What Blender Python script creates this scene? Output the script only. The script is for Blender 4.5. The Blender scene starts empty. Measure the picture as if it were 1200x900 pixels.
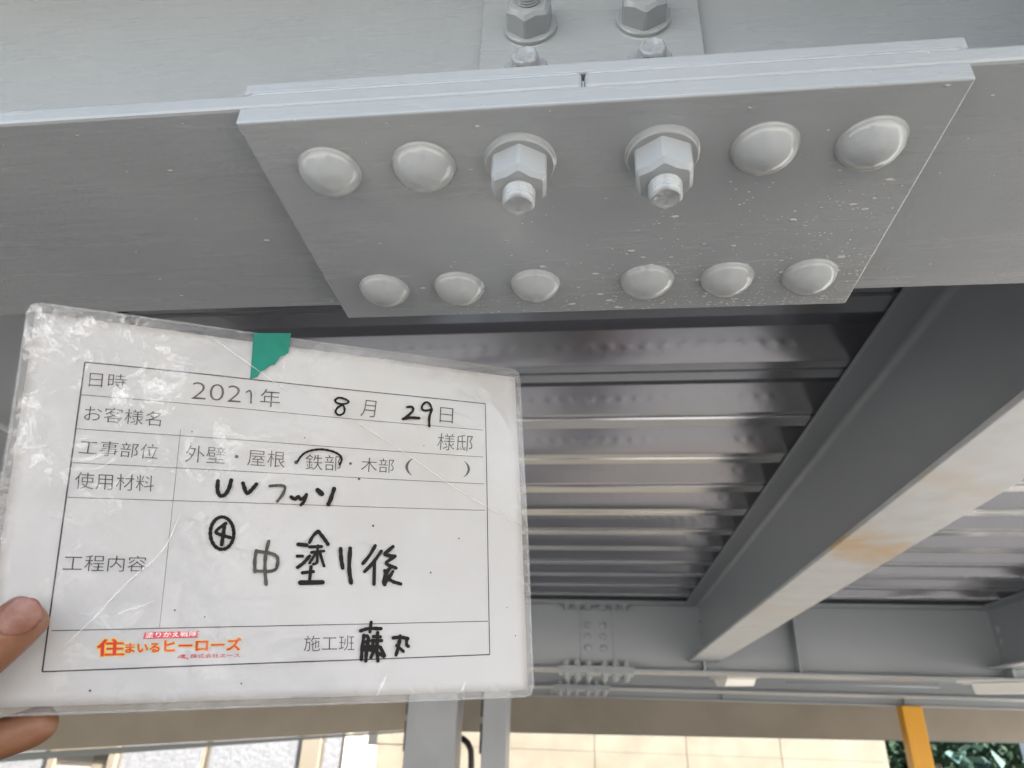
import bpy, bmesh, math, random
from mathutils import Vector, Matrix, noise
random.seed(7)
PI = math.pi
S = bpy.context.scene
COL = S.collection
R = math.radians

# ------------------------------------------------------------------ camera
cd = bpy.data.cameras.new('camera'); cam = bpy.data.objects.new('camera', cd); COL.objects.link(cam)
S.camera = cam
yaw, pitch, roll = -0.1182, 0.4709, 0.0354
fw = Vector((math.sin(yaw)*math.cos(pitch), math.cos(yaw)*math.cos(pitch), math.sin(pitch)))
r0 = Vector((math.cos(yaw), -math.sin(yaw), 0)); u0 = r0.cross(fw)
rr = math.cos(roll)*r0 + math.sin(roll)*u0; uu = -math.sin(roll)*r0 + math.cos(roll)*u0
CAM = Vector((-0.0021, -0.2620, -0.3142))
cam.matrix_world = Matrix(((rr.x, uu.x, -fw.x, CAM.x), (rr.y, uu.y, -fw.y, CAM.y), (rr.z, uu.z, -fw.z, CAM.z), (0, 0, 0, 1)))
cd.sensor_width = 36; cd.lens = 36*809.4/1200
cd.clip_start = 0.01; cd.clip_end = 500
cd.dof.use_dof = True; cd.dof.focus_distance = 0.47; cd.dof.aperture_fstop = 11

# ------------------------------------------------------------------ light
SUN_EL, SUN_AZ = R(56), R(122)          # azimuth the light comes FROM, clockwise from +Y
w = bpy.data.worlds.new('World'); S.world = w; w.use_nodes = True
nt = w.node_tree
sky = nt.nodes.new('ShaderNodeTexSky'); sky.sky_type = 'NISHITA'; sky.sun_disc = False
sky.dust_density = 4.0; sky.sun_elevation = SUN_EL; sky.sun_rotation = SUN_AZ
nt.links.new(sky.outputs[0], nt.nodes['Background'].inputs[0]); nt.nodes['Background'].inputs[1].default_value = 0.12
sd = bpy.data.lights.new('sun', 'SUN'); sd.energy = 3.4; sd.angle = R(0.5); sd.color = (1, .95, .87)
sun = bpy.data.objects.new('sun', sd); COL.objects.link(sun)
sdir = Vector((math.sin(SUN_AZ)*math.cos(SUN_EL), math.cos(SUN_AZ)*math.cos(SUN_EL), math.sin(SUN_EL)))
sun.rotation_euler = sdir.to_track_quat('Z', 'Y').to_euler()
S.view_settings.view_transform = 'Standard'; S.view_settings.look = 'None'
S.view_settings.exposure = 2.9; S.view_settings.gamma = 1
S.view_settings.use_white_balance = True; S.view_settings.white_balance_temperature = 6600; S.view_settings.white_balance_tint = 10
S.render.engine = 'CYCLES'
S.cycles.max_bounces = 10; S.cycles.diffuse_bounces = 6; S.cycles.glossy_bounces = 4; S.cycles.transparent_max_bounces = 12

# ------------------------------------------------------------------ materials
def mat(name, col, rough=.5, metal=0., bump=(), blot=None, spec=.5):
    """bump: list of (scale, strength, distance); blot: (scale, colour2, amount)"""
    m = bpy.data.materials.new(name); m.use_nodes = True
    n = m.node_tree.nodes; l = m.node_tree.links; p = n['Principled BSDF']
    p.inputs['Base Color'].default_value = (*col, 1); p.inputs['Roughness'].default_value = rough
    p.inputs['Metallic'].default_value = metal; p.inputs['Specular IOR Level'].default_value = spec
    tc = n.new('ShaderNodeTexCoord')
    prev = None
    for sc, st, di in bump:
        t = n.new('ShaderNodeTexNoise'); t.inputs['Scale'].default_value = sc; t.inputs['Detail'].default_value = 4
        l.new(tc.outputs['Object'], t.inputs['Vector'])
        b = n.new('ShaderNodeBump'); b.inputs['Strength'].default_value = st; b.inputs['Distance'].default_value = di
        l.new(t.outputs[0], b.inputs['Height'])
        if prev: l.new(prev.outputs[0], b.inputs['Normal'])
        prev = b
    if prev: l.new(prev.outputs[0], p.inputs['Normal'])
    if blot:
        sc, c2, amt = blot
        t = n.new('ShaderNodeTexNoise'); t.inputs['Scale'].default_value = sc; t.inputs['Detail'].default_value = 5
        l.new(tc.outputs['Object'], t.inputs['Vector'])
        ra = n.new('ShaderNodeValToRGB'); ra.color_ramp.elements[0].position = .4; ra.color_ramp.elements[1].position = .68
        ra.color_ramp.elements[1].color = (amt, amt, amt, 1)
        l.new(t.outputs[0], ra.inputs[0])
        mx = n.new('ShaderNodeMix'); mx.data_type = 'RGBA'
        mx.inputs[6].default_value = (*col, 1); mx.inputs[7].default_value = (*c2, 1)
        l.new(ra.outputs[0], mx.inputs[0]); l.new(mx.outputs[2], p.inputs['Base Color'])
    return m

M = {}
GREY = (.318, .343, .352)
M['paint'] = mat('grey_gloss_paint', GREY, .27, bump=[(28, .10, .004), (260, .10, .0006)], blot=(9, (.295, .318, .326), .6))
M['bolt'] = mat('grey_bolt_paint', (.318, .342, .352), .14, bump=[(110, .16, .001), (420, .14, .0004)])
M['brush'] = mat('brushed_grey_paint', GREY, .22, bump=[(30, .10, .004), (300, .20, .0007)], blot=(9, (.292, .316, .325), .7))
M['far_paint'] = mat('grey_paint_far', (.325, .35, .365), .36, bump=[(15, .1, .004)], blot=(2.5, (.30, .322, .335), .7))
M['primer'] = mat('pale_stained_paint', (.60, .625, .63), .42, bump=[(40, .15, .003), (160, .15, .001)], blot=(16, (.53, .55, .55), .8))
M['deck'] = mat('galvanised_deck', (.40, .41, .43), .205, metal=.82, bump=[(35, .05, .002)], blot=(5, (.36, .37, .39), .6))
M['asphalt'] = mat('asphalt', (.035, .035, .036), .85, bump=[(60, .4, .008)], blot=(1.5, (.05, .048, .046), .8))  # only for the unseen floor, dark to cut bounced light
M['ground'] = mat('concrete_ground', (.36, .35, .325), .85, bump=[(20, .2, .01)], blot=(1.2, (.27, .26, .24), .8))
M['board'] = mat('added_scaffold_board', (.035, .03, .027), .7, bump=[(40, .3, .004)])
M['wall'] = mat('cream_block', (.235, .215, .168), .85, bump=[(60, .25, .004)], blot=(3, (.19, .17, .128), .9))
M['joint'] = mat('mortar_joint', (.165, .15, .12), .9)
M['fascia'] = mat('brown_grey_fascia', (.30, .265, .21), .6, bump=[(25, .1, .004)], blot=(2.2, (.24, .21, .165), .8))
M['lip'] = mat('slate_gutter', (.20, .22, .22), .5)
M['yellow'] = mat('yellow_paint', (.72, .33, .0), .4, bump=[(30, .08, .003)])
M['post'] = mat('blue_grey_post', (.34, .36, .38), .38, bump=[(8, .08, .01)], blot=(4, (.28, .30, .32), .7))
M['white'] = mat('white_enamel', (.78, .76, .70), .4, bump=[(20, .05, .003)])
M['frame'] = mat('beige_frame', (.25, .225, .18), .5)
M['frost'] = mat('frosted_pane', (.27, .285, .31), .4, bump=[(25, .3, .02)], blot=(18, (.21, .225, .245), 1))
M['house'] = mat('pale_render', (.42, .40, .37), .8, bump=[(50, .2, .004)], blot=(2, (.36, .34, .31), .7))
M['added_wing'] = mat('added_wing_render', (.16, .14, .12), .85, bump=[(50, .2, .004)])
M['black'] = mat('dark_gap_black', (.015, .014, .013), .45)
M['leaf'] = mat('leaf_green', (.022, .045, .022), .65, blot=(5, (.015, .03, .022), .8), spec=.12)
M['leaf_blue'] = mat('leaf_bluish', (.045, .09, .075), .6, spec=.2)
M['stem'] = mat('stem_bark', (.11, .085, .06), .8)
M['skin'] = mat('skin', (.155, .068, .031), .55, bump=[(110, .35, .001), (330, .45, .0006), (900, .25, .0002)], blot=(130, (.14, .052, .025), .8))
M['skin'].node_tree.nodes['Principled BSDF'].inputs['Subsurface Weight'].default_value = .05
M['skin'].node_tree.nodes['Principled BSDF'].inputs['Subsurface Radius'].default_value = (.006, .0025, .0012)
M['nail'] = mat('nail', (.30, .135, .095), .32, bump=[(400, .1, .0003)], blot=(120, (.44, .27, .22), .7))
M['sleeve'] = mat('navy_cloth', (.03, .04, .07), .9, bump=[(300, .4, .001)])
M['paper'] = mat('white_paper', (.625, .62, .615), .7, blot=(38, (.60, .59, .58), .6))
M['ink'] = mat('marker_ink', (.006, .0055, .0055), .5, spec=.12)
M['ink_worn'] = mat('worn_marker_ink', (.06, .058, .05), .5, spec=.15, blot=(200, (.03, .03, .025), 1))
M['print'] = mat('printed_black', (.03, .03, .034), .6, spec=.2)
M['red'] = mat('print_red', (.40, .018, .008), .6, spec=.2)
M['maroon'] = mat('print_maroon', (.40, .015, .03), .6)
M['lemon'] = mat('print_yellow', (.68, .40, .01), .6, spec=.2)
M['tape'] = mat('teal_tape', (.0, .125, .085), .5, bump=[(70, .5, .002)], blot=(60, (.0, .165, .115), .8), spec=.25)

def stain(m):
    """one rusty run of its own shape, part way along the flange"""
    n = m.node_tree.nodes; l = m.node_tree.links; p = n['Principled BSDF']; tc = n['Texture Coordinate']
    sp = n.new('ShaderNodeSeparateXYZ'); l.new(tc.outputs['Object'], sp.inputs[0])
    ns = n.new('ShaderNodeTexNoise'); ns.inputs['Scale'].default_value = 14; ns.inputs['Detail'].default_value = 6; l.new(tc.outputs['Object'], ns.inputs['Vector'])
    def M2(op, a, b, c=None):
        q = n.new('ShaderNodeMath'); q.operation = op
        for k, v in enumerate((a, b, c)):
            if v is None: continue
            if isinstance(v, (int, float)): q.inputs[k].default_value = v
            else: l.new(v, q.inputs[k])
        return q.outputs[0]
    y = M2('ADD', sp.outputs[1], M2('MULTIPLY', sp.outputs[0], -.6))
    tot = None
    for c_, w_, a_ in ((.90, .07, .75), (.50, .04, .22), (1.7, .09, .15)):
        d = M2('ABSOLUTE', M2('SUBTRACT', y, c_), 0)
        e = n.new('ShaderNodeMapRange'); e.inputs[1].default_value = -w_*.3; e.inputs[2].default_value = w_*2.0; e.inputs[3].default_value = a_; e.inputs[4].default_value = 0; l.new(M2('ADD', d, M2('MULTIPLY_ADD', ns.outputs[0], .34, -.17)), e.inputs[0])
        tot = e.outputs[0] if tot is None else M2('MAXIMUM', tot, e.outputs[0])
    mx = n.new('ShaderNodeMix'); mx.data_type = 'RGBA'; l.new(tot, mx.inputs[0]); l.new(p.inputs['Base Color'].links[0].from_socket, mx.inputs[6]); mx.inputs[7].default_value = (.58, .35, .09, 1); l.new(mx.outputs[2], p.inputs['Base Color'])
stain(M['primer'])
def streak(m, sx, sy, strength, dist):
    """fine strokes left by the brush, running along the beam"""
    n = m.node_tree.nodes; l = m.node_tree.links; p = n['Principled BSDF']; tc = n['Texture Coordinate']
    mp = n.new('ShaderNodeMapping'); mp.inputs['Scale'].default_value = (sx, sy, sy); l.new(tc.outputs['Object'], mp.inputs[0])
    t = n.new('ShaderNodeTexNoise'); t.inputs['Scale'].default_value = 1; t.inputs['Detail'].default_value = 5; t.inputs['Distortion'].default_value = .4; l.new(mp.outputs[0], t.inputs['Vector'])
    b = n.new('ShaderNodeBump'); b.inputs['Strength'].default_value = strength; b.inputs['Distance'].default_value = dist; l.new(t.outputs[0], b.inputs['Height'])
    if p.inputs['Normal'].links: l.new(p.inputs['Normal'].links[0].from_socket, b.inputs['Normal'])
    l.new(b.outputs[0], p.inputs['Normal'])
    # the gloss is patchy, where one coat overlaps the next
    g = n.new('ShaderNodeTexNoise'); g.inputs['Scale'].default_value = .35; g.inputs['Detail'].default_value = 4; l.new(mp.outputs[0], g.inputs['Vector'])
    q = n.new('ShaderNodeMapRange'); q.inputs[1].default_value = .35; q.inputs[2].default_value = .68; q.inputs[3].default_value = p.inputs['Roughness'].default_value-.04; q.inputs[4].default_value = p.inputs['Roughness'].default_value+.10
    l.new(g.outputs[0], q.inputs[0]); l.new(q.outputs[0], p.inputs['Roughness'])
for k_ in ('paint', 'brush'): streak(M[k_], 18, 170, .22, .0012)

def glint_flecks(m, name, amount):
    """the same paint with raised flecks, coloured pale as painted glints, thick towards the far right of the splice"""
    g = m.copy(); g.name = name; n = g.node_tree.nodes; l = g.node_tree.links
    p = n['Principled BSDF']; tc = n['Texture Coordinate']
    def M2(op, a, b=None, c=None):
        q = n.new('ShaderNodeMath'); q.operation = op
        for k, v in enumerate((a, b, c)):
            if v is None: continue
            if isinstance(v, (int, float)): q.inputs[k].default_value = v
            else: l.new(v, q.inputs[k])
        return q.outputs[0]
    sp = n.new('ShaderNodeSeparateXYZ'); l.new(tc.outputs['Object'], sp.inputs[0])
    ns = n.new('ShaderNodeTexNoise'); ns.inputs['Scale'].default_value = 22; ns.inputs['Detail'].default_value = 4; l.new(tc.outputs['Object'], ns.inputs['Vector'])
    yy = M2('MULTIPLY_ADD', M2('SUBTRACT', M2('ABSOLUTE', sp.outputs[1]), .10), 4.2, 0.0)
    xx = M2('MULTIPLY', M2('MINIMUM', M2('ADD', sp.outputs[0], .03), .10), 2.2)
    dens = M2('ADD', M2('ADD', M2('MULTIPLY', ns.outputs[0], 1.1), yy), xx)
    mr = n.new('ShaderNodeMapRange'); mr.inputs[1].default_value = .62; mr.inputs[2].default_value = 1.35; mr.inputs[3].default_value = .012; mr.inputs[4].default_value = amount; l.new(dens, mr.inputs[0])
    total = None
    for sc, sxx, rr_ in ((230, .45, .30), (520, .6, .34)):
        mp = n.new('ShaderNodeMapping'); mp.inputs['Scale'].default_value = (sxx, 1, 1); mp.inputs['Rotation'].default_value = (0, 0, .35 if sc > 300 else -.1); l.new(tc.outputs['Object'], mp.inputs[0])
        wv = n.new('ShaderNodeTexNoise'); wv.inputs['Scale'].default_value = sc*1.3; l.new(mp.outputs[0], wv.inputs['Vector'])
        v = n.new('ShaderNodeTexVoronoi'); v.inputs['Scale'].default_value = sc; l.new(mp.outputs[0], v.inputs['Vector'])
        cl = n.new('ShaderNodeSeparateColor'); l.new(v.outputs['Color'], cl.inputs[0])
        on = M2('LESS_THAN', cl.outputs[0], mr.outputs[0])
        rad = M2('MULTIPLY_ADD', cl.outputs[1], rr_, M2('MULTIPLY_ADD', wv.outputs[0], .35, -.12))
        hgt = n.new('ShaderNodeMapRange'); hgt.inputs[3].default_value = 1; hgt.inputs[4].default_value = 0; l.new(v.outputs['Distance'], hgt.inputs[0]); l.new(M2('MULTIPLY', rad, .6), hgt.inputs[1]); l.new(rad, hgt.inputs[2])
        one = M2('MULTIPLY', hgt.outputs[0], on)
        total = one if total is None else M2('MAXIMUM', total, one)
    bp = n.new('ShaderNodeBump'); bp.inputs['Strength'].default_value = .8; bp.inputs['Distance'].default_value = .0012
    l.new(total, bp.inputs['Height'])
    l.new(p.inputs['Normal'].links[0].from_socket, bp.inputs['Normal']); l.new(bp.outputs[0], p.inputs['Normal'])
    mx = n.new('ShaderNodeMix'); mx.data_type = 'RGBA'; l.new(M2('MULTIPLY', total, .8), mx.inputs[0])
    l.new(p.inputs['Base Color'].links[0].from_socket, mx.inputs[6]); mx.inputs[7].default_value = (.78, .76, .70, 1); l.new(mx.outputs[2], p.inputs['Base Color'])  # pale fleck colour paints in specular glints
    return g
M['plate'] = glint_flecks(M['brush'], 'glint_flecked_paint', .85)
M['brush'] = glint_flecks(M['brush'], 'sparse_glint_flecked_paint', .015)

# ------------------------------------------------------------------ helpers
def link(name, bm, m, parent=None, smooth=False):
    me = bpy.data.meshes.new(name); bm.normal_update(); bm.to_mesh(me); bm.free()
    if m: me.materials.append(M[m])
    if smooth:
        for p in me.polygons: p.use_smooth = True
    o = bpy.data.objects.new(name, me); COL.objects.link(o)
    if parent: adopt(o, parent)
    return o
def adopt(o, parent):
    o.parent = parent
    def world(p):
        return p.location + (p.matrix_parent_inverse.translation + world(p.parent) if p.parent else Vector())
    off = world(parent)
    # children are modelled in world coordinates; their parents are only translated
    o.matrix_parent_inverse = Matrix.Translation(-off)
def tag(o, label=None, cat=None, group=None, kind=None):
    if label: o['label'] = label
    if cat: o['category'] = cat
    if group: o['group'] = group
    if kind: o['kind'] = kind
    return o
def thing(name, loc, label, cat, group=None):
    o = bpy.data.objects.new(name, None); COL.objects.link(o); o.location = loc; o.empty_display_size = .05
    return tag(o, label, cat, group)
def box(bm, x0, x1, y0, y1, z0, z1, bev=0., seg=2):
    v = [bm.verts.new((x, y, z)) for x in (x0, x1) for y in (y0, y1) for z in (z0, z1)]
    fs = [bm.faces.new([v[i] for i in q]) for q in ((0, 1, 3, 2), (4, 6, 7, 5), (0, 4, 5, 1), (2, 3, 7, 6), (0, 2, 6, 4), (1, 5, 7, 3))]
    if bev > 0:
        es = list({e for f in fs for e in f.edges})
        bmesh.ops.bevel(bm, geom=es, offset=bev, segments=seg, profile=.5, affect='EDGES')
    return bm
def boxo(name, m, parent, *a, bev=0., seg=2):
    return link(name, box(bmesh.new(), *a, bev=bev, seg=seg), m, parent, smooth=False)
def lathe(bm, prof, n, mtx, cap=True):
    rings = []
    for r, z in prof:
        rings.append([bm.verts.new(mtx @ Vector((r*math.cos(2*PI*i/n), r*math.sin(2*PI*i/n), z))) for i in range(n)])
    for a, b in zip(rings, rings[1:]):
        for i in range(n): bm.faces.new((a[i], a[(i+1) % n], b[(i+1) % n], b[i]))
    if cap: bm.faces.new(rings[-1]); bm.faces.new(rings[0][::-1])
    return rings
def tube(bm, pts, r, n=10):
    pts = [Vector(p) for p in pts]; rings = []
    for i, p in enumerate(pts):
        d = (pts[min(i+1, len(pts)-1)] - pts[max(i-1, 0)]).normalized()
        a = d.orthogonal().normalized() if i == 0 else (a - d*a.dot(d)).normalized()
        b = d.cross(a); rad = r[i] if isinstance(r, (list, tuple)) else r
        rings.append([bm.verts.new(p + rad*(a*math.cos(2*PI*k/n) + b*math.sin(2*PI*k/n))) for k in range(n)])
    for p, q in zip(rings, rings[1:]):
        for i in range(n): bm.faces.new((p[i], p[(i+1) % n], q[(i+1) % n], q[i]))
    bm.faces.new(rings[0][::-1]); bm.faces.new(rings[-1])
    return bm
def smooth_by_angle(o, deg=35):
    me = o.data
    for p in me.polygons: p.use_smooth = True
    bm = bmesh.new(); bm.from_mesh(me)
    for e in bm.edges:
        e.smooth = not (len(e.link_faces) == 2 and e.calc_face_angle(0) > R(deg))
    bm.to_mesh(me); bm.free()
    return o

# ------------------------------------------------------------------ ground
GZ = -2.85
unseen_floor = link('unseen_dark_floor', box(bmesh.new(), -14, 14, -5.2, 6.4, GZ, GZ+.004), 'asphalt'); tag(unseen_floor, 'unseen asphalt floor below the steel frame, made dark to cut bounced light', kind='structure')  # out of view, dark and sized to keep bounced light off the steel
g = link('ground', box(bmesh.new(), -150, 150, -150, 150, GZ-.2, GZ), 'ground'); tag(g, 'pale concrete ground under and around the steel frame', kind='structure')

added_plank = thing('added_scaffold_plank', (0, -.4, -1.86), 'added unseen scaffold platform keeping ground light off the near steel beam', 'added scaffold')  # out of view, added to block ground light under the near beam
for k in range(3): boxo('board', 'board', added_plank, -1.5, 1.5, -1.05+k*.42, -.645+k*.42, -1.90, -1.86, bev=.004)  # boards of the added unseen platform
for x in (-1.45, 1.4):
    for y in (-1.02, .14): boxo('added_leg', 'board', added_plank, x, x+.05, y, y+.05, GZ+.0045, -1.9005)

# ------------------------------------------------------------------ bolts
def dome_mesh(seed):
    """round painted bolt head, axis towards -Z, base at z = 0"""
    bm = bmesh.new(); Rr = .0183; h = .0132
    prof = [(Rr+.0012, 0), (Rr+.0003, -.0006), (Rr, -.0018), (Rr*.992, -.0030)]
    rim, cap = Rr*.992, h-.0030
    rho = (rim*rim+cap*cap)/(2*cap); a0 = math.asin(min(1, rim/rho))
    for i in range(1, 10):
        a = a0*(1-i/10); prof.append((rho*math.sin(a), -.0030-cap+rho*(1-math.cos(a))))
    prof.append((.0006, -h))
    lathe(bm, prof[::-1], 40, Matrix.Identity(4))
    off = Vector((seed*3.1, seed*1.7, 0))
    for v in bm.verts:
        k = noise.noise(v.co*70 + off)*.00035 + noise.noise(v.co*240 + off)*.00015
        if v.co.z < -.001: v.co += v.co.normalized()*k
        # sag of paint: a small flat at the far lower side
        d = v.co - Vector((random.uniform(-.0003, .0003), .0100, -.0112)); nn = Vector((0, .62, -.78))
        if seed % 3 == 1 and d.dot(nn) > 0: v.co -= nn*d.dot(nn)*.10
    me = bpy.data.meshes.new('round_head'); bm.normal_update(); bmesh.ops.recalc_face_normals(bm, faces=bm.faces); bm.to_mesh(me); bm.free()
    me.materials.append(M['bolt'])
    for p in me.polygons: p.use_smooth = True
    return me
DOMES = [dome_mesh(i) for i in range(5)]
def mesh_of(bm, name, m, ang=30):
    bmesh.ops.recalc_face_normals(bm, faces=bm.faces)
    me = bpy.data.meshes.new(name); bm.to_mesh(me); bm.free(); me.materials.append(M[m])
    for p in me.polygons: p.use_smooth = True
    b2 = bmesh.new(); b2.from_mesh(me)
    for e in b2.edges: e.smooth = not (len(e.link_faces) == 2 and e.calc_face_angle(0) > R(ang))
    b2.to_mesh(me); b2.free()
    return me
def make_washer():
    bm = bmesh.new(); lathe(bm, [(.0215, .0), (.0206, -.0006), (.0206, -.0036), (.0198, -.0044), (.012, -.0044)], 36, Matrix.Identity(4)); return mesh_of(bm, 'washer', 'bolt')
def make_nut():
    bm = bmesh.new(); n = 6; Rc = .0182; zs = [(-.0044, 1.0), (-.0210, 1.0), (-.0238, .86)]
    rings = []
    for z, k in zs:
        ring = []
        for i in range(6):
            a0 = PI/6 + i*PI/3 + PI/2*0
            a1 = a0 + PI/3
            c0 = Vector((math.cos(a0), math.sin(a0), 0))*Rc*k; c1 = Vector((math.cos(a1), math.sin(a1), 0))*Rc*k
            for t in (0.06, .5, .94):
                p = c0.lerp(c1, t)
                zz = z
                if k < 1: zz = z + (0.0 if t == .5 else .0012)
                ring.append(bm.verts.new((p.x, p.y, zz + (.0016 if (k == 1 and z < -.01 and t != .5) else 0))))
        rings.append(ring)
    m_ = len(rings[0])
    for a, b in zip(rings, rings[1:]):
        for i in range(m_): bm.faces.new((a[i], a[(i+1) % m_], b[(i+1) % m_], b[i]))
    inner = [bm.verts.new((.0112*math.cos(2*PI*i/m_+PI/6), .0112*math.sin(2*PI*i/m_+PI/6), -.0236)) for i in range(m_)]
    for i in range(m_): bm.faces.new((rings[-1][i], rings[-1][(i+1) % m_], inner[(i+1) % m_], inner[i]))
    bm.faces.new(inner); bm.faces.new(rings[0][::-1])
    for v in bm.verts: v.co += v.co.normalized()*noise.noise(v.co*150)*.0004
    return mesh_of(bm, 'nut', 'bolt', 24)
def make_shank():
    bm = bmesh.new(); prof = [(.0094, -.022)]
    for i in range(4):
        z = -.0238 - i*.0022; prof += [(.0088, z), (.0095, z-.0010)]
    prof += [(.0090, -.0332), (.0078, -.0342), (.0066, -.0341), (.0058, -.0334), (.0005, -.0331)]
    lathe(bm, prof, 26, Matrix.Identity(4))
    for v in bm.verts:
        if v.co.z < -.031: v.co += Vector((0, 0, noise.noise(v.co*300)*.0010))
        v.co.x += noise.noise(v.co*180)*.0003
    return mesh_of(bm, 'shank', 'bolt', 40)
WASHER, NUT, SHANK = make_washer(), make_nut(), make_shank()
def far_bolt_mesh():
    bm = bmesh.new(); lathe(bm, [(.021, 0), (.021, -.004), (.0175, -.004), (.0175, -.022), (.0102, -.0225), (.0100, -.029)], 8, Matrix.Identity(4)); return mesh_of(bm, 'bolt', 'far_paint')
FARBOLT = far_bolt_mesh()
def far_dome():
    bm = bmesh.new(); lathe(bm, [(.0195, 0), (.019, -.004), (.013, -.010), (.004, -.0125)], 10, Matrix.Identity(4)); return mesh_of(bm, 'bolt_head', 'far_paint')
FARDOME = far_dome()
def put(name, me, parent, loc, rot=(0, 0, 0)):
    o = bpy.data.objects.new(name, me); COL.objects.link(o); adopt(o, parent); o.location = loc; o.rotation_euler = rot
    return o
def nut_bolt(parent, loc, rot):
    """thing > bolt > washer, nut"""
    s = put('bolt', SHANK, parent, loc, rot)
    for nm, me in (('washer', WASHER), ('nut', NUT)):
        c = bpy.data.objects.new(nm, me); COL.objects.link(c); c.parent = s
    return s

# ------------------------------------------------------------------ steel beams
XB = [-.1535, -.0955, -.0377, .0445, .1017, .1592]
W_, H_, T_ = .2024, .352, .0120
def main_beam(label, x0, x1, y0, xs, near=False):
    pm = 'paint' if near else 'far_paint'
    t = thing('steel_beam', ((x0+x1)/2, y0+W_/2, 0), label, 'steel beam', 'main steel beams running across the roof')
    bev = .0022 if near else .003
    g = .0006
    segs = [(x0, xs-g), (xs+g, x1)]
    for a, b in segs:
        boxo('lower_flange', pm if not near else 'brush', t, a, b, y0, y0+W_, 0, T_, bev=bev)
        boxo('web', pm, t, a, b, y0+W_/2-.004, y0+W_/2+.004, T_+.0003, H_-T_-.0003)
        boxo('upper_flange', pm, t, a, b, y0, y0+W_, H_-T_, H_, bev=bev)
    # splice plates
    a, b = xs-.1952, xs+.1968
    boxo('splice_plate', 'plate' if near else pm, t, a, b, y0-.0008, y0+W_+.0004, -.0125, -.0003, bev=.0014, seg=3)
    for s in (0, 1):
        ya, yb = (y0+.0006, y0+.080) if s == 0 else (y0+W_-.080, y0+W_-.0006)
        boxo('splice_plate', pm, t, a-.0015, b+.0035, ya, yb, T_+.0002, T_+.0095, bev=.0016, seg=3)
        boxo('splice_plate', pm, t, a+.006, b-.006, ya, yb, H_-T_-.0095, H_-T_-.0003, bev=.0013)
    boxo('web_plate', pm, t, xs-.0775, xs+.0895, y0+W_/2-.0135, y0+W_/2-.0042, .040, .315, bev=.0012)
    for sgn in (1, ):
        boxo('web_plate', pm, t, xs-.0775, xs+.0895, y0+W_/2+.0042, y0+W_/2+.0135, .040, .315, bev=.0012)
    zr = (.0275, .1005, .1735, .2405)
    yw = y0+W_/2-.0135
    if near:
        for i, x in enumerate(XB):
            for row, y in ((0, .0387), (1, W_-.0387)):
                if row == 0 and i in (2, 3): nut_bolt(t, (x, y, -.0125), (0, 0, (.06, -.1)[i-2]))
                else:
                    o = put('bolt_head', DOMES[(i*2+row*3) % 5], t, (x, y, -.0125), (0, 0, random.uniform(-.35, .35)))
                    k = random.uniform(.97, 1.03); o.scale = (k, k, random.uniform(.94, 1.08))
        for x in (xs-.039, xs+.047):
            for z in zr: nut_bolt(t, (x, yw, z), (-PI/2, random.uniform(-.3, .3), 0))
    else:
        for i, x in enumerate(XB):
            for y in (.0387, W_-.0387):
                put('bolt', FARBOLT, t, (xs+x, y0+y, -.0125))
                put('bolt', FARBOLT, t, (xs+x, y0+y, H_-T_-.0095))
        for i, x in enumerate(XB):
            put('bolt', FARBOLT, t, (xs+x, y0+.0387, T_+.0095), (PI, 0, 0))
        for x in (xs-.041, xs+.043):
            for z in (.118, .176, .234): put('bolt_head', FARDOME, t, (x, yw, z), (-PI/2, 0, 0))
    return t
beamA = main_beam('near grey steel beam with a bolted splice plate right above the card', -8, 4.6, 0.0, 0.0, near=True)
beamB = main_beam('second grey steel beam beyond the deck, its splice above the two blue grey posts', -8, 4.6, 3.60, .028)
beamC = main_beam('third grey steel beam showing just under the second one', -8, 4.6, 5.02, -.065)
# beads of paint that fill the seams between the layers
for z, x0, x1, r_ in ((T_+.0001, -.192, .196, .0017), (-.0002, -.193, .195, .0019)):
    for xa, xb in ((x0, -.0016), (.0016, x1)) if z > 0 else ((x0, x1),):
        n_ = int((xb-xa)/.004); pts = [Vector((xa+(xb-xa)*i/n_, .0019+noise.noise(Vector((i*.6, z*900, 3)))*.0004, z)) for i in range(n_+1)]
        link('paint_bead', tube(bmesh.new(), pts, [r_*(1+.22*noise.noise(Vector((i*.45, z*700, 9)))) for i in range(n_+1)], 10), 'paint', beamA, True)
# painted-over remainder of the joint gap in the near beam's flange
boxo('joint_filler', 'paint', beamA, -.0005, .0005, .0012, .19, .0006, .0062)

tE = thing('edge_channel', (0.6, 6.3, 0), 'thin grey edge channel beyond the third beam, behind the head of the yellow post', 'steel channel')
boxo('web', 'far_paint', tE, -8, 4.6, 6.30, 6.312, .012, .20)
boxo('lower_flange', 'far_paint', tE, -8, 4.6, 6.24, 6.299, 0, .011, bev=.002)
boxo('upper_flange', 'far_paint', tE, -8, 4.6, 6.24, 6.299, .201, .212, bev=.002)
for x in (1.10, 2.55, -.35): boxo('stiffener', 'far_paint', tE, x, x+.012, 6.245, 6.298, .0115, .2005)

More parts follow.
